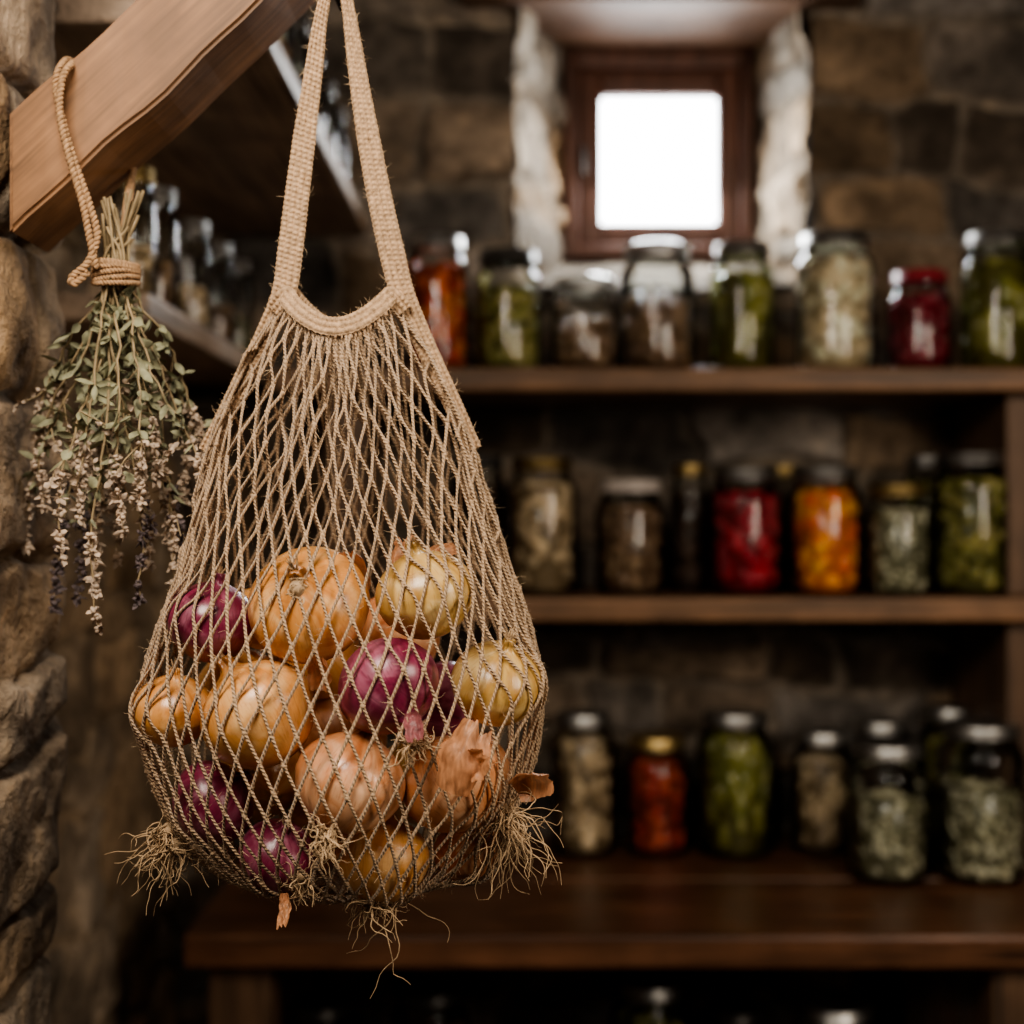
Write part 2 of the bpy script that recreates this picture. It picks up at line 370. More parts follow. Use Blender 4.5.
for nm,bxs,mt in (('top',[((-.440,1.90,BZ-.046),(1.38,2.19,BZ)),((-.440,2.194,BZ-.046),(1.38,2.49,BZ))],BENCHW),
                 ('legs',[((-.415,1.94,0),(-.33,2.03,BZ-.046)),((.655,1.94,0),(.745,2.03,BZ-.046)),((-.415,2.38,0),(-.33,2.47,BZ-.046)),((.655,2.38,0),(.745,2.47,BZ-.046))],DARKZ),
                 ('lower_shelf',[((-.33,1.98,.54),(1.38,2.47,.57))],BENCHW)):
    mb=MB()
    for a,b_ in bxs: box(mb,a,b_,0,.007)
    mb.build(nm,[mt],parent=bench,smooth=False)
ZS=1.752
woodobj('spice_shelf',[((-.60,1.63,ZS-.032),(-.415,2.48,ZS))],SHELFY)
woodobj('high_shelf',[((-.60,1.40,2.01-.028),(-.25,2.48,2.01))],SHELFY)

# ------------------------------------------------------------ jars
CM={}
def cmat(key,c,rough=.3,var=.3,coat=.4,scale=50):
    if key not in CM: CM[key]=mat_plain(key,c,rough,var,scale,0,.3,coat)
    return CM[key]
KINDS={
 'red_peppers':((.20,.03,.01),[(.60,.12,.02),(.55,.06,.02),(.65,.22,.03)],(.016,.011,.013),0),
 'olives':((.08,.075,.02),[(.26,.24,.055),(.34,.29,.09)],(.012,.010,.010),0),
 'dried_mushrooms':((.12,.07,.04),[(.36,.23,.13),(.24,.14,.08)],(.014,.006,.011),0),
 'pickles':((.09,.08,.015),[(.30,.28,.06),(.20,.20,.045)],(.013,.013,.034),1),
 'garlic':((.42,.33,.20),[(.88,.76,.56),(.78,.63,.43)],(.015,.011,.013),0),
 'beet_preserve':((.12,.005,.012),[(.26,.012,.03),(.20,.008,.02)],(.014,.012,.012),0),
 'cherries':((.15,.006,.012),[(.48,.022,.04),(.34,.012,.028)],(.013,.013,.013),0),
 'apricots':((.5,.13,.02),[(.95,.30,.03),(.88,.16,.02),(.95,.42,.06)],(.018,.013,.016),0),
 'dark_jam':((.035,.02,.014),[(.08,.04,.02)],(.01,.01,.01),0),
 'pumpkin_seeds':((.15,.14,.085),[(.58,.53,.36),(.30,.28,.17),(.80,.73,.54)],(.012,.005,.008),0),
 'walnuts':((.2,.14,.08),[(.75,.57,.37),(.52,.38,.24)],(.016,.012,.014),0),
 'tomato_relish':((.16,.022,.008),[(.50,.08,.02),(.40,.035,.015)],(.013,.010,.011),0)}
LIDS={'tin':TIN,'brass':BRASS,'white':WHITEL,'red':REDL,'dark':DARKL,'glass':GLASS}
def jar(kind,x,y,zb,w,h,lid='tin',fill=.82):
    R=w/2; core,cols,ls,el=KINDS[kind]
    mb=MB(); mats=[GLASS,LIDS[lid],cmat(kind+'_core',core)]+[cmat(kind+'_%d'%i,c) for i,c in enumerate(cols)]
    lh=.020
    H=h-lh*.55; nr=R*.80; sh=H-.024
    g=[(0,.003),(R*.80,.001),(R*.94,.004),(R,.014),(R,.03),(R,(sh)*.88),(R*.98,sh*.94),(R*.90,sh*.985),(nr*1.02,sh+.004),(nr,sh+.010),(nr*1.05,sh+.013),(nr,sh+.016),(nr,H)]
    lathe(mb,g,36,0,(x,y,zb+.0005))
    if lid=='glass':
        # ground-glass stopper lid sitting in a wire band
        lathe(mb,[(0,h),(nr*.55,h),(nr*.9,h-.001),(nr*1.10,h-.005),(nr*1.12,h-.012),(nr*1.02,h-.016)],32,0,(x,y,zb))
        mats.append(TIN); wi=len(mats)-1
        lathe(mb,[(nr*1.06,h-.026),(nr*1.09,h-.024),(nr*1.09,h-.015),(nr*1.06,h-.013)],32,wi,(x,y,zb))
    else:
        lr=nr*1.08
        lathe(mb,[(lr*.98,h-lh),(lr*1.03,h-lh+.001),(lr*1.03,h-lh+.003),(lr,h-lh+.004),(lr,h-.0025),(lr*.97,h-.0005),(lr*.90,h),(lr*.86,h-.001),(0,h-.001)],40,1,(x,y,zb))
    top=.006+(sh-.006)*fill; cr=R*.78
    if kind=='pumpkin_seeds': cr=R*.86
    lathe(mb,[(0,.006),(cr*.9,.006),(cr,.012),(cr,top-.006),(cr*.9,top),(0,top)],28,2,(x,y,zb))
    area=2*math.pi*R*top; n=int(area/(ls[0]*ls[2]*3.2)*1.25); n=min(n,260)
    for _ in range(n):
        a=random.uniform(0,2*math.pi)
        s=np.array(ls)*random.uniform(.75,1.15)
        mx=max(s[0],s[1]) if el else max(s)
        rr=R*.955-mx*.98
        if kind=='pumpkin_seeds': rr=R*.95-mx*.8
        zz=random.uniform(.006+s[2],max(.008+s[2],top-s[2]*.3))
        rt=rmat(random.uniform(-.15,.15),random.uniform(-.15,.15),a) if el else rmat(random.uniform(0,6),random.uniform(0,6),random.uniform(0,6))
        blob(mb,(x+rr*math.cos(a),y+rr*math.sin(a),zb+zz),s,3+random.randrange(len(cols)),rt,I1)
    for _ in range(14):
        a=random.uniform(0,6.28); rr=R*.6*random.random(); blob(mb,(x+rr*math.cos(a),y+rr*math.sin(a),zb+top-.002),np.array(ls)*.8,3,rmat(random.random()*6,random.random()*6,0),I1)
    return mb.build('jar_of_'+kind,mats,origin=(x,y,zb))
def jrow(items,zb):
    for kind,cx,wpx,topy,d,lid,fill in items:
        x=(cx-512)*K*d; w=wpx*K*d; h=CZ+(512-topy)*K*d-zb
        jar(kind,x,d,zb,w,h,lid,fill)
jrow([('red_peppers',437,62,238,2.24,'tin',.92),('olives',508,66,252,2.26,'dark',.85),('dried_mushrooms',585,68,277,2.24,'glass',.7),('dried_mushrooms',657,74,244,2.24,'glass',.7),
 ('pickles',742,64,245,2.24,'tin',.9),('garlic',835,78,235,2.24,'tin',.95),('beet_preserve',920,62,272,2.24,'red',.95),('pickles',998,72,234,2.24,'tin',.92),('olives',1075,66,245,2.25,'tin',.9)],S1)
jrow([('dark_jam',478,58,456,2.30,'dark',.9),('walnuts',542,70,458,2.26,'brass',.94),('dried_mushrooms',630,70,480,2.26,'white',.92),('dark_jam',690,40,464,2.31,'brass',.9),('cherries',745,74,468,2.24,'tin',.95),
 ('apricots',825,74,467,2.24,'tin',.95),('pumpkin_seeds',898,64,484,2.23,'brass',.94),('olives',972,82,453,2.25,'tin',.95),('dark_jam',783,42,465,2.38,'brass',.9),('pickles',926,46,456,2.39,'tin',.9),('garlic',1100,70,460,2.3,'tin',.9)],S2)
jrow([('walnuts',583,64,712,2.36,'tin',.92),('tomato_relish',657,64,735,2.36,'brass',.92),('pickles',735,76,711,2.36,'tin',.92),('walnuts',822,62,730,2.38,'tin',.9),
 ('pumpkin_seeds',888,80,742,2.20,'tin',.72),('pumpkin_seeds',981,86,722,2.20,'tin',.68),('dark_jam',880,60,720,2.42,'tin',.9),('olives',950,60,706,2.40,'tin',.9),('walnuts',1085,74,722,2.25,'tin',.8)],BZ)
jrow([('dark_jam',430,78,985,2.15,'dark',.9),('olives',650,80,978,2.15,'tin',.85),('dark_jam',735,64,1005,2.2,'dark',.85),('pumpkin_seeds',835,86,1000,2.12,'tin',.7),('dark_jam',320,70,1000,2.2,'dark',.8)],.57)
for kind,d,lid in (('dried_mushrooms',1.80,'tin'),('walnuts',2.0,'tin'),('dried_mushrooms',2.17,'tin'),('pumpkin_seeds',2.32,'tin'),('walnuts',1.69,'brass')):
    jar(kind,-.452,d,ZS,.060,.157,lid,.45)
for d in (1.7,1.84,1.98,2.12,2.26): jar('dried_mushrooms',-.290,d,2.01,.062,.13,'tin',.5)

# ------------------------------------------------------------ brace beam
p_a=W(10,235,1.03); p_b=W(262,0,1.03)
ang=math.atan2(p_b[2]-p_a[2],p_b[0]-p_a[0]); wd=.064; dp=.085
xw=-.364; L=1.15
s_bot=0.0; s_top=wd*math.tan(ang)
bm=bmesh.new(); seg=60; ring=[]
for i in range(seg+1):
    t=i/seg; xs=[s_bot+(L-s_bot)*t, s_top+(L-s_top)*t]
    w1=.0016*math.sin(i*.55)+.0012*math.sin(i*1.3+1); w2=.0016*math.sin(i*.42+2)+.001*math.sin(i*1.1)
    q=[(xs[0],0,w1),(xs[0],dp,w1*.5),(xs[1],dp,wd+w2),(xs[1],0+w2*.4,wd+w2)]
    ring.append([bm.verts.new(c) for c in q])
for i in range(seg):
    for k in range(4): bm.faces.new([ring[i][k],ring[i][(k+1)%4],ring[i+1][(k+1)%4],ring[i+1][k]])
bm.faces.new(ring[0][::-1]); bm.faces.new(ring[-1])
bmesh.ops.recalc_face_normals(bm,faces=bm.faces)
me=bpy.data.meshes.new('brace'); 
long_e=[e for e in bm.edges if len([f for f in e.link_faces])==2 and e.calc_face_angle(0)>.8]
bmesh.ops.bevel(bm,geom=long_e,offset=.003,segments=3,affect='EDGES')
bm.to_mesh(me); bm.free(); me.materials.append(BEAMW)
beam=bpy.data.objects.new('diagonal_timber_brace',me); bpy.context.collection.objects.link(beam)
zstart=p_a[2]+(xw-p_a[0])*math.tan(ang)
beam.location=(xw,1.03,zstart); beam.rotation_euler=(0,-ang,0)
woodobj('ceiling_joist',[((.33,-.35,2.48),(.50,2.45,2.60))],mat_wood('joist_wood',(.12,.065,.035),1))

# ------------------------------------------------------------ bag profile
PR=np.array([[290,290,388,12],[300,285,394,17],[340,258,421,27],[400,230,451,40],[450,212,472,52],[500,200,487,66],[560,184,508,82],[620,162,530,97],[680,142,544,106],[730,142,543,108],
 [780,154,530,103],[830,178,505,90],[870,216,470,66],[890,275,415,34],[898,338,350,3]],float)
PRs=catmull(PR,8)
xm=np.stack([(PRs[:,1]+PRs[:,2])/2,(PRs[:,2]-PRs[:,1])/2],1)
arc=np.concatenate([[0],np.cumsum(np.hypot(np.diff(PRs[:,0]),np.diff(xm[:,1])))]); arc/=arc[-1]
def prof(s): return [np.interp(s,arc,PRs[:,0]),np.interp(s,arc,xm[:,0]),np.interp(s,arc,xm[:,1]),np.interp(s,arc,PRs[:,3])*.001]
def s_of_y(y): return np.interp(y,PRs[:,0],arc)
GB=.20
def topcurve(f):
    f=np.asarray(f,float); g=np.minimum(f,1-f)
    q=np.clip((f-GB)/(1-2*GB),0,1)
    yu=300+36*np.sin(math.pi*q)**.8
    y=np.where(g<GB,450-150*(g/GB),yu)
    xu=288+104*q
    return y,xu,g<GB
def surf(u,t):
    u=np.mod(u,1.0); front=u<.5; f=np.where(front,u*2,2-2*u)
    y0,xu,isb=topcurve(f); s0=s_of_y(y0)
    _,c0,a0,_=prof(s0)
    xr0=np.where(isb,np.where(f<.5,-1,1),np.clip((xu-c0)/a0,-1,1))
    s=s0+(1-s0)*t; y,c,a,b=prof(s)
    w=sstep(t/.42); xr=xr0*(1-w)+(-np.cos(math.pi*f))*w
    dep=np.sqrt(np.maximum(0,1-xr*xr))*np.where(front,-1,1)
    X=(c-512+a*xr)*K; Y=1.0+b*dep; Z=CZ+(512-y)*K
    return np.stack([X,Y,Z],-1)

# ------------------------------------------------------------ onions
ON=[ # kind,px,py,r, tip direction
 ('y',303,612,60,(-.08,-.80,.55)),('o',424,599,49,(-.25,-.25,1)),('r',216,622,45,(.2,-.2,1)),('y',252,715,58,(-.55,.1,.8)),('y',192,712,40,(.1,-.3,1)),
 ('r',386,688,50,(.45,-.55,-.55)),('o',497,684,47,(.25,-.45,.9)),('c',345,770,54,(.35,.15,1)),('r',212,803,43,(.75,-.1,.6)),('c',452,785,53,(-.55,.0,.8)),
 ('r',276,856,38,(.3,-.5,.8)),('y',382,860,48,(.1,.3,1)),('c',466,850,34,(-.3,.3,1)),
]
BK=[('y',300,650,48,1.05),('c',400,640,46,1.05),('y',225,680,46,1.05),('r',460,700,44,1.05),('c',340,730,50,1.06),('y',240,770,46,1.05),('o',430,780,46,1.06),('y',330,820,44,1.04),('c',480,745,36,1.04),('c',345,600,34,1.05),('y',255,600,34,1.05)]
spec=[]
for kd,px,py,r,tip in ON:
    y,c,a,b=prof(s_of_y(min(py,890))); xr=max(-.97,min(.97,(px-c)/a)); d=1-b*math.sqrt(1-xr*xr)
    rm=r*K*.96; d=min(d+rm*.98,1.0); spec.append([kd,W(px,py,d),rm,nrm(tip),.12])
for kd,px,py,r,d in BK: spec.append([kd,W(px,py,d),r*K,nrm(rng.normal(size=3)),1.0])
for it in range(120):
    for i in range(len(spec)):
        for j in range(i):
            A,B=spec[i],spec[j]; dl=A[1]-B[1]; L_=np.linalg.norm(dl); mn=(A[2]+B[2])*.985
            if L_<mn:
                dl=dl/L_; wt=A[4]+B[4]; m_=(mn-L_)*.5
                A[1]=A[1]+dl*m_*A[4]/wt*np.array([1,1,1]); B[1]=B[1]-dl*m_*B[4]/wt
    for A in spec:
        if A[4]==1.0:
            q=A[1]-np.array([-.118,1.0,1.35]); lim=np.array([.125,.10,.135]); 
            m=np.linalg.norm(q/lim)+A[2]/.12
            if m>1.0: A[1]=A[1]-q*.03
OM={'y':mat_onion('yellow_onion_skin',(.68,.32,.10),(.46,.17,.042),(.86,.56,.27)),
    'o':mat_onion('olive_onion_skin',(.57,.36,.12),(.38,.19,.05),(.74,.56,.28)),
    'c':mat_onion('copper_onion_skin',(.64,.28,.12),(.42,.13,.045),(.84,.52,.32)),
    'r':mat_onion('red_onion_skin',(.20,.024,.060),(.09,.008,.024),(.46,.16,.23),.35)}
NM={'y':'yellow_onion','o':'pale_onion','c':'copper_onion','r':'red_onion'}
PEEL=mat_peel('papery_peel',(.70,.34,.17)); PEELR=mat_peel('papery_red_peel',(.45,.16,.17))
oprof=[(0,-.86),(.13,-.87),(.38,-.81),(.66,-.63),(.87,-.37),(.98,-.1),(1,.06),(.965,.28),(.86,.48),(.69,.65),(.49,.78),(.31,.86),(.18,.93),(.12,1.02),(.12,1.10),(.09,1.16),(0,1.15)]
ELL=[]; onobj=[]
for idx,(kd,c,r,tip,_) in enumerate(spec):
    mb=MB(); P=catmull(np.array(oprof),4); P[:,0]=np.maximum(P[:,0],0)
    S=72; a=np.linspace(0,2*math.pi,S,endpoint=False)
    lob=1+.012*np.sin(a*2+idx)
    near=np.exp(-((P[:,1]-1.05)/.16)**2)
    rib=1+.3*near[:,None]*np.sin(a[None,:]*5+P[:,1,None]*6)
    RR=P[:,0,None]*lob[None]*rib
    V=np.stack([RR*np.cos(a),RR*np.sin(a),np.repeat(P[:,1,None],S,1)],-1)*r
    n=len(P); i=np.arange(n-1)[:,None]*S; j=np.arange(S)[None]; j2=(j+1)%S
    mb.add(V.reshape(-1,3),np.stack([i+j,i+j2,i+S+j2,i+S+j],-1).reshape(-1,4),0)
    for _ in range(9):
        d=nrm(np.array([rng.normal()*.35,rng.normal()*.35,1])); p=np.array([d[0]*.05,d[1]*.05,1.1])*r
        e=p+d*r*rng.uniform(.1,.35); tube(mb,[p,(p+e)/2+rng.normal(size=3)*.0006,e],[.0009,.0007,.0002],4,1)
    ob=mb.build(NM[kd],[OM[kd],ROOT],origin=(0,0,0))
    q=Vector((0,0,1)).rotation_difference(Vector(tip)); ob.rotation_mode='QUATERNION'; ob.rotation_quaternion=q; ob.location=Vector(c)
    R_=np.array(q.to_matrix()); ELL.append((c,R_,np.array([r*1.015,r*1.015,r*.90]))); onobj.append(ob)
def addchild(ob,child):
    child.parent=ob; child.matrix_parent_inverse=(Matrix.Translation(ob.location)@ob.rotation_quaternion.to_matrix().to_4x4()).inverted()

# ------------------------------------------------------------ net
C0=np.array([-.118,1.0,1.345])
def push(P,thick):
    sh=P.shape; Q=P.reshape(-1,3); D=Q-C0; L_=np.linalg.norm(D,axis=1); D=D/L_[:,None]; ex=np.zeros(len(Q))
    for c,R_,s in ELL:
        o=((C0-c)@R_)/(s+thick); d=(D@R_)/(s+thick)
        A=(d*d).sum(1); B=(d*o).sum(1); Cq=(o*o).sum()-1; disc=B*B-A*Cq
        t=np.where(disc>0,(-B+np.sqrt(np.maximum(disc,0)))/A,0); ex=np.maximum(ex,t)
    return (C0+D*np.maximum(L_,ex)[:,None]).reshape(sh)
N=54; M=26
uu=np.arange(2*N)/(2*N); tt=np.linspace(0,.985,M+1)
G=surf(uu[None,:],tt[:,None])
fold=(.008*np.sin(uu*2*math.pi*13)+.005*np.sin(uu*2*math.pi*29+2))[None,:]*(sstep(tt/.08)*(1-sstep((tt-.15)/.35)))[:,None]
G[...,1]+=fold
base=G.copy()
jit=rng.normal(size=G.shape)*.0012; jit[0]=0; G=G+jit
G[5:]=push(G[5:],.0017)
for it in range(12):
    Sm=G.copy(); Sm[1:-1]=(G[:-2]+G[2:]+np.roll(G,1,1)[1:-1]+np.roll(G,-1,1)[1:-1])/4
    low=np.clip((tt-.25)/.3,0,1)[:,None,None]
    G2=G*.75+Sm*.25; G2=G2*(1-.04)+base*.04
    G[1:-1]=(G*(1-low)+G2*low)[1:-1]; G[5:]=push(G[5:],.0017)
bag=empty('net_shopping_bag',(-.12,1.0,1.5))
mb=MB(); nets=[]
for sg in (1,-1):
    for i in range(N):
        pts=np.array([G[j,(2*i+sg*j)%(2*N)] for j in range(M+1)])
        P=catmull(pts,4); P[16:]=push(P[16:],.0013+(.0007 if sg>0 else 0))
        rad=np.full(len(P),.00105); rad[::4]=.00145; rad=rad*(1+.10*rng.normal(size=len(P)))
        tube(mb,P,rad,6,0); nets.append(P)
for j in range(1,M):
    for i in range(N):
        c=G[j,(2*i+(j%2))%(2*N)]
        if j>5: c=push(c[None],.0018)[0]
        blob(mb,c,np.array((.0017,.0017,.0021))*rng.uniform(.85,1.2),0,rmat(*rng.uniform(0,6,3)),I1)
mb.build('net',[JUTE],parent=bag)
def ribbon(mb,P,width,thick,face,ribs=5,stitch=.0036,mat=0):
    P=np.asarray(P,float); s=np.concatenate([[0],np.cumsum(np.linalg.norm(np.diff(P,axis=0),axis=1))])
    n=int(s[-1]/.0007); q=np.linspace(0,s[-1],n); Q=np.stack([np.interp(q,s,P[:,k]) for k in range(3)],1)
    T=np.gradient(Q,axis=0); 
    for k in range(3): T[:,k]=np.convolve(np.pad(T[:,k],8,'edge'),np.ones(17)/17,'valid')
    T/=np.linalg.norm(T,axis=1)[:,None]
    f=np.asarray(face,float); Nn=f-(T@f)[:,None]*T; Nn/=np.linalg.norm(Nn,axis=1)[:,None]; B=np.cross(T,Nn)
    wd_=np.interp(q/s[-1],np.linspace(0,1,len(width)),width) if hasattr(width,'__len__') else np.full(n,width)
    m=ribs*6+1; w=np.linspace(-1,1,m); loop=[(x,1) for x in w]+[(x,-1) for x in w[::-1]]
    loop=np.array(loop); rb=np.abs(np.sin((loop[:,0]+1)/2*math.pi*ribs))**.6
    edge=np.sqrt(np.clip(1-loop[:,0]**8,0,1))
    st=.62+.38*np.sin(2*math.pi*q[:,None]/stitch+2.6*rb[None,:]+np.floor((loop[None,:,0]+1)/2*ribs-1e-6)*1.5)
    h=loop[:,1]*edge*thick*(.25+.75*rb)*1.0
    H=h[None,:]*(.50+.50*st)
    X=loop[None,:,0]*wd_[:,None]/2*(1+.03*np.sin(2*math.pi*q/stitch))[:,None]
    V=Q[:,None,:]+B[:,None,:]*X[...,None]+Nn[:,None,:]*H[...,None]
    mm=len(loop); i=np.arange(n-1)[:,None]*mm; j=np.arange(mm)[None]; j2=(j+1)%mm
    mb.add(V.reshape(-1,3),np.stack([i+j,i+j2,i+mm+j2,i+mm+j],-1).reshape(-1,4),mat)
    return Q,B,Nn,wd_
mb=MB()
lp=[(207,452),(227,411),(247,370),(267,330),(283,292),(290,245),(297,190),(305,130),(313,75),(320,25),(327,-8),(332,-24),(337,-30),(342,-24),(346,-6),(351,25),(358,75),(367,130),(378,190),(390,245),(402,292),(419,332),(437,371),(456,411),(473,450)]
P=catmull(np.array([W(*p,1.0) for p in lp]),6)
yy=np.linspace(-1,1,len(P)); P[:,1]+=-.004*np.cos(yy*math.pi*1.5)
wl=[.013,.013,.014,.015,.017,.018,.0175,.017,.016,.014,.012,.009,.008,.009,.012,.014,.016,.017,.0175,.018,.017,.015,.014,.013,.013]
fz=[ribbon(mb,P,wl,.0032,(0,-1,.05),4)]
f=np.linspace(GB-.02,1-GB+.02,30)
for sgn in (-1,1):
    u=f/2 if sgn<0 else 1-f/2
    P=surf(u,np.zeros_like(u)); P[:,1]+=sgn*.0035; P[:,2]+=.003
    if sgn>0: P[:,2]+=.004
    fz.append(ribbon(mb,P,.0135,.0030,(0,sgn*1.0,.25),3))
mb.build('straps_and_rim',[BAND],parent=bag)
mb=MB()
def fib(p,l):
    d=nrm(rng.normal(size=3)); d2=nrm(d+rng.normal(size=3)*.5); tube(mb,[p,p+d*l*.5,p+d*l*.5+d2*l*.5],[.00016,.00013,.00006],3,0)
for P in nets:
    for _ in range(40): fib(P[rng.integers(len(P))],rng.uniform(.003,.009))
for Q,B,Nn,wd_ in fz:
    for _ in range(int(len(Q)*1.8)):
        k=rng.integers(len(Q)); fib(Q[k]+B[k]*wd_[k]*.5*rng.uniform(-1,1),rng.uniform(.003,.008))
mb.build('loose_fibres',[FUZZ],parent=bag)
mb=MB(); hx=(337-512)*K
tube(mb,catmull([(hx+.004,1.075,1.93),(hx,1.07,1.895),(hx,1.055,1.872),(hx,1.02,1.866),(hx,.992,1.868),(hx,.978,1.878),(hx,.974,1.892)],6),.0032,10,0)
mb.build('iron_hook',[IRON])

# ------------------------------------------------------------ roots and peels
def roots(ob,base,dirv,n,l,spread=.6,drop=.5,lo=.35):
    mb=MB(); base=np.asarray(base,float); dirv=nrm(dirv)
    blob(mb,base-dirv*.002,(.005,.005,.005),0,None,I2,.3)
    for _ in range(n):
        d=nrm(dirv+rng.normal(size=3)*spread); L_=l*rng.uniform(lo,1); p=base+rng.normal(size=3)*.003; P=[p.copy()]
        for k in range(9):
            d=nrm(d+rng.normal(size=3)*.38+np.array([0,0,-drop*.25])); p=p+d*L_/9; P.append(p.copy())
        tube(mb,catmull(P,2),np.linspace(.0007,.0002,19),4,0)
    addchild(ob,mb.build('roots',[ROOT],origin=(0,0,0)))
roots(onobj[8],W(168,832,.965),(-.35,-.5,-.7),75,.052,.7,.5)
roots(onobj[8],W(177,846,.965),(-.1,-.5,-1),30,.05,.5)
roots(onobj[9],W(506,812,.955),(.5,-.4,-.8),95,.070,.55,.6)
roots(onobj[11],W(372,896,.95),(-.1,-.3,-1),50,.042,.8,.3)
roots(onobj[11],W(388,900,.95),(.3,-.2,-1),4,.075,.3,.5,.7)
roots(onobj[7],W(328,838,.90),(-.4,-.8,-.4),60,.03,.8,.3)
roots(onobj[5],W(414,742,.90),(.2,-1,-.3),50,.025,.8,.3)
roots(onobj[10],W(300,880,.93),(-.2,-.5,-.8),30,.025,.7)
roots(onobj[0],W(297,588,.875),(0,-1,.2),24,.010,.9)
def peel(ob,c,ax,ay,l,w,curl,mat):
    mb=MB(); nu,nv_=26,20; ax=nrm(ax); ay=nrm(np.asarray(ay)-np.dot(ay,ax)*ax); az=np.cross(ax,ay); V=[]
    sd=rng.uniform(0,50)
    for i in range(nu):
        t=i/(nu-1)
        for j in range(nv_):
            s=(j/(nv_-1)-.5)
            env=(.55+.5*math.sin(math.pi*min(1,.1+t*.75)))*(1+.8*float(fbm(t*4,sd+(1 if s>0 else 7))))
            ll=l*t*(1+.5*float(fbm(s*5+sd,3.3)))
            V.append(np.asarray(c)+ax*ll+ay*(w*env*s)+az*(curl*(t*t)*l+ .7*curl*w*4*s*s+.007*float(fbm(t*3+sd,s*3))))
    i=np.arange(nu-1)[:,None]*nv_; j=np.arange(nv_-1)[None]
    mb.add(V,np.stack([i+j,i+nv_+j,i+nv_+j+1,i+j+1],-1).reshape(-1,4),0)
    addchild(ob,mb.build('peel_flap',[mat],origin=(0,0,0)))
peel(onobj[9],W(450,794,.885),(.35,-.15,1),(1,-.2,-.2),.042,.028,.35,PEEL)
peel(onobj[9],W(468,772,.89),(.6,-.2,.5),(.3,-.2,-1),.018,.018,-.3,PEEL)
peel(onobj[9],W(514,787,.95),(.7,-.2,.5),(-.4,-.4,1),.028,.022,.5,PEEL)
peel(onobj[1],W(400,575,.955),(.0,-.1,1),(1,-.2,0),.024,.016,.4,PEEL)
peel(onobj[1],W(425,556,.955),(.6,-.1,.4),(.2,-.5,-1),.020,.012,.5,PEEL)
peel(onobj[1],W(365,590,.96),(-.2,-.1,1),(1,-.3,0),.030,.014,-.4,PEEL)
peel(onobj[11],W(286,893,.93),(.1,-.2,-1),(1,-.2,0),.020,.008,.5,PEEL)
peel(onobj[3],W(322,690,.93),(.1,-.2,1),(1,-.3,0),.026,.016,-.4,PEEL)
peel(onobj[5],W(412,712,.895),(.3,-.2,-1),(1,-.2,0),.018,.012,.4,PEELR)

# ------------------------------------------------------------ herbs
herb=empty('dried_herb_bundle',(-.27,1.03,1.65))
tie=W(116,275,1.03)
mbs=MB(); mbl=MB(); mbb=MB()
LEAF=mat_plain('herb_leaf',(.24,.235,.145),.8,.45,90,bmp=.2); STEM=mat_plain('herb_stem',(.33,.25,.145),.8,.3,90,bmp=.2); BUD=mat_plain('dried_blossom',(.44,.34,.255),.85,.4,120,bmp=.2); BUD2=mat_plain('dark_blossom',(.13,.10,.10),.85,.4,120,bmp=.2)
def leaf(mb,p,d,l,w,mat=0):
    d=nrm(d); s=nrm(np.cross(d,rng.normal(size=3))); n_=np.cross(d,s); V=[]
    for t,ww in ((0,.1),(.25,.8),(.55,1),(.8,.6),(1,.05)):
        cz_=n_*l*.35*t*t
        V+= [p+d*l*t+s*w*ww+cz_+n_*w*.5*ww, p+d*l*t+cz_, p+d*l*t-s*w*ww+cz_+n_*w*.5*ww]
    F=[]
    for i in range(4): 
        for k in (0,1): F.append([3*i+k,3*i+k+1,3*i+3+k+1,3*i+3+k])
    mb.add(V,F,mat)
ends=[(28,548),(45,505),(62,560),(58,608),(82,600),(100,632),(96,585),(118,560),(135,605),(150,560),(174,592),(168,540),(190,562),(200,520),(204,480),(110,500),(80,520),(140,500),(40,450),(65,470),(160,480),(125,530),(180,500),(202,440),(52,420),(90,470),(150,440)]
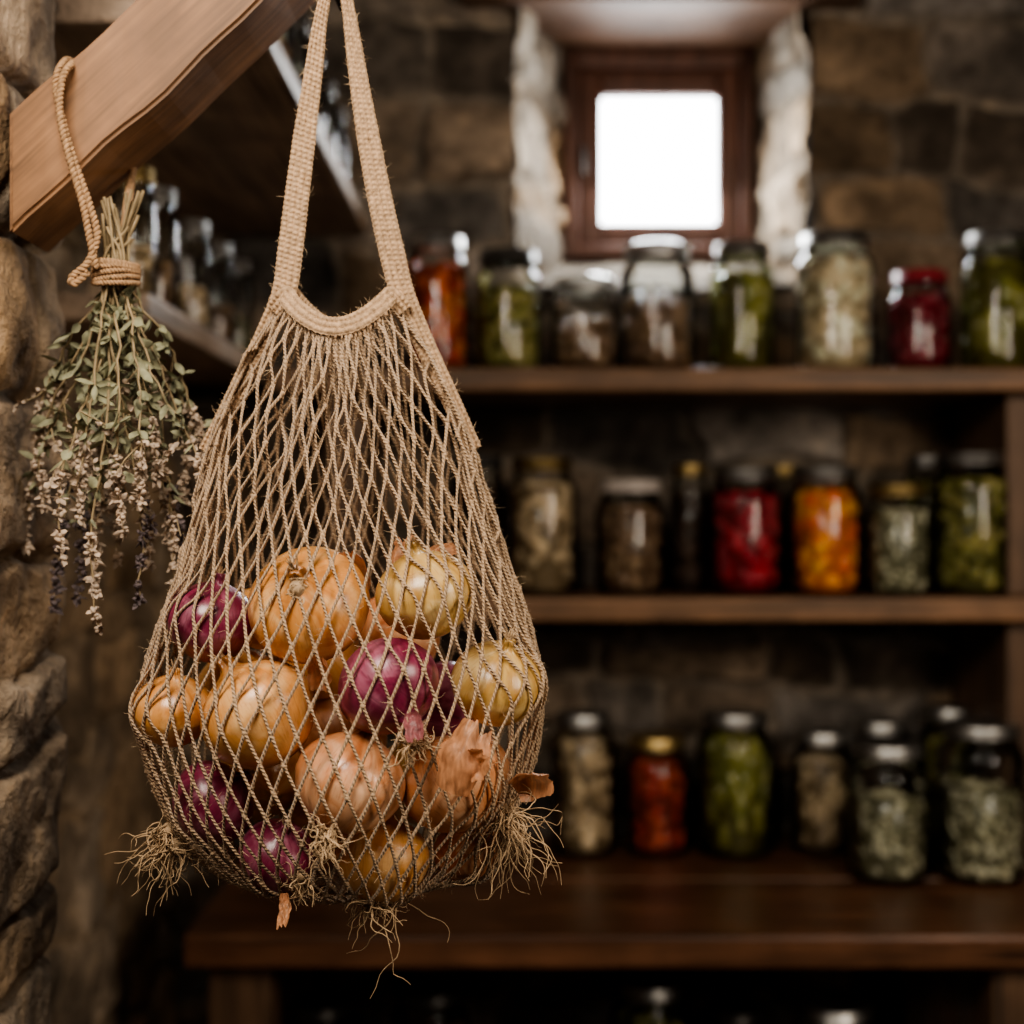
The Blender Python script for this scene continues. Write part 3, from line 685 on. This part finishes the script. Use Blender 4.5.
for k,(ex,ey) in enumerate(ends):
    d1=1.03+rng.uniform(-.045,.06)
    e=W(ex+rng.uniform(-4,4),ey,d1); st=tie+np.array([rng.uniform(-.008,.008),rng.uniform(-.008,.008),.0])
    up=tie+np.array([rng.uniform(-.016,.020),rng.uniform(-.012,.012),rng.uniform(.025,.062)])
    mid=st+(e-st)*np.array([.60,.60,.42])+rng.normal(size=3)*.004; mid2=st+(e-st)*np.array([.92,.92,.75])+rng.normal(size=3)*.004
    P=catmull([up,st,mid,mid2,e],8); P[10:]+=rng.normal(size=(len(P)-10,3))*.0008
    tube(mbs,P,np.linspace(.0013,.0006,len(P)),5,0)
    n=len(P); dark=k in (3,4,8,12)
    for _ in range(28):
        q=rng.uniform(.30,.76); p=P[int(q*(n-1))]; 
        leaf(mbl,p,nrm(rng.normal(size=3)+np.array([0,0,-.9])),rng.uniform(.006,.016),rng.uniform(.0018,.0042))
    for _ in range(2):
        q=rng.uniform(.5,.78); p=P[int(q*(n-1))]; dd=nrm(rng.normal(size=3)*.5+np.array([0,0,-1]))
        e2=p+dd*rng.uniform(.02,.045); tube(mbs,[p,(p+e2)/2+rng.normal(size=3)*.002,e2],[.0007,.0005,.0004],4,0)
        for _ in range(12):
            leaf(mbb,p+(e2-p)*rng.uniform(.4,1.05),nrm(rng.normal(size=3)+np.array([0,0,-.3])),rng.uniform(.004,.007),rng.uniform(.0015,.0025),1 if dark else 0)
    wh=np.linspace(.72,1.0,9)+rng.normal(size=9)*.008; wh=np.clip(wh,0,1)
    for wi,qw in enumerate(wh):
        fi=qw*(n-1); i0=min(int(fi),n-2); pc=P[i0]+(P[i0+1]-P[i0])*(fi-i0); rw=.0042*(1.15-.6*(wi/8))*rng.uniform(.6,1.25)
        for _ in range(11):
            p=pc+nrm(rng.normal(size=3))*rw*rng.uniform(.5,1.2)
            if rng.random()<.5: blob(mbb,p,np.array([.0016,.0016,.0028])*rng.uniform(.7,1.25),1 if dark else 0,rmat(*rng.uniform(0,6,3)),I1)
            else: leaf(mbb,pc,p-pc+np.array([0,0,-.0015]),rng.uniform(.004,.0085),.0019,1 if dark else 0)
mbs.build('stems',[STEM],parent=herb); mbl.build('leaves',[LEAF],parent=herb); mbb.build('blossoms',[BUD,BUD2],parent=herb)
mb=MB()
for k in range(6):
    a=np.linspace(0,2*math.pi,30); rope(mb,np.stack([tie[0]+.0155*np.cos(a)+.0,tie[1]+.0155*np.sin(a),tie[2]-.006+k*.0028+.002*np.sin(a+k)],1),.0019,.005,0,2,6)
l1=[W(88,272,1.012),W(74,284,1.01),W(72,277,1.01),W(88,262,1.01),W(97,235,1.01),W(88,200,1.01),W(74,160,1.012),W(62,118,1.014),W(56,85,1.016),W(61,66,1.022),W(72,62,1.06),W(95,90,1.125),W(128,150,1.125),W(131,190,1.08),W(124,225,1.05),W(118,262,1.035)]
rope(mb,catmull(l1,8),.0025,.007,0)
l2=[W(96,268,1.012),W(90,240,1.008),W(83,205,1.008),W(70,160,1.008),W(60,115,1.010),W(62,80,1.015),W(70,66,1.024),W(78,66,1.06),W(100,92,1.125),W(133,150,1.125),W(127,200,1.07),W(122,262,1.04)]
rope(mb,catmull(l2,8),.0025,.007,0)
mb.build('twine_tie',[TWINE],parent=herb)

# ------------------------------------------------------------ lights
def area(name,loc,tgt,size,power,col):
    l=bpy.data.lights.new(name,'AREA'); l.size=size; l.energy=power; l.color=col
    o=bpy.data.objects.new(name,l); bpy.context.collection.objects.link(o); o.location=loc
    o.rotation_euler=(Vector(tgt)-Vector(loc)).to_track_quat('-Z','Y').to_euler(); return o
area('assumed_key_light',(-.27,.36,2.12),(-.12,1.0,1.4),.42,13,(1,.90,.77))  # unseen key light, assumed from the upper-left highlights on the onions
area('added_fill_light',(1.15,.3,1.85),(-.2,2.0,1.25),.6,14,(1,.87,.72))  # unseen fill, added to brighten the left wall, shelves and back wall
area('daylight_from_window',(.283,2.69,2.17),(.25,1.2,1.3),.24,5.5,(.95,.98,1))
w=bpy.data.worlds.new('world'); bpy.context.scene.world=w; w.use_nodes=True
w.node_tree.nodes['Background'].inputs[0].default_value=(.9,.88,.85,1); w.node_tree.nodes['Background'].inputs[1].default_value=.03
try: bpy.context.scene.view_settings.look='AgX - Medium High Contrast'
except Exception as e: print(e)

cam=bpy.data.cameras.new('camera'); cam.lens=50; cam.sensor_width=36; cam.clip_start=.02
cam.dof.use_dof=True; cam.dof.focus_distance=.94; cam.dof.aperture_fstop=3.4
co=bpy.data.objects.new('camera',cam); bpy.context.collection.objects.link(co); co.location=(0,0,CZ); co.rotation_euler=(math.pi/2,0,0)
bpy.context.scene.camera=co
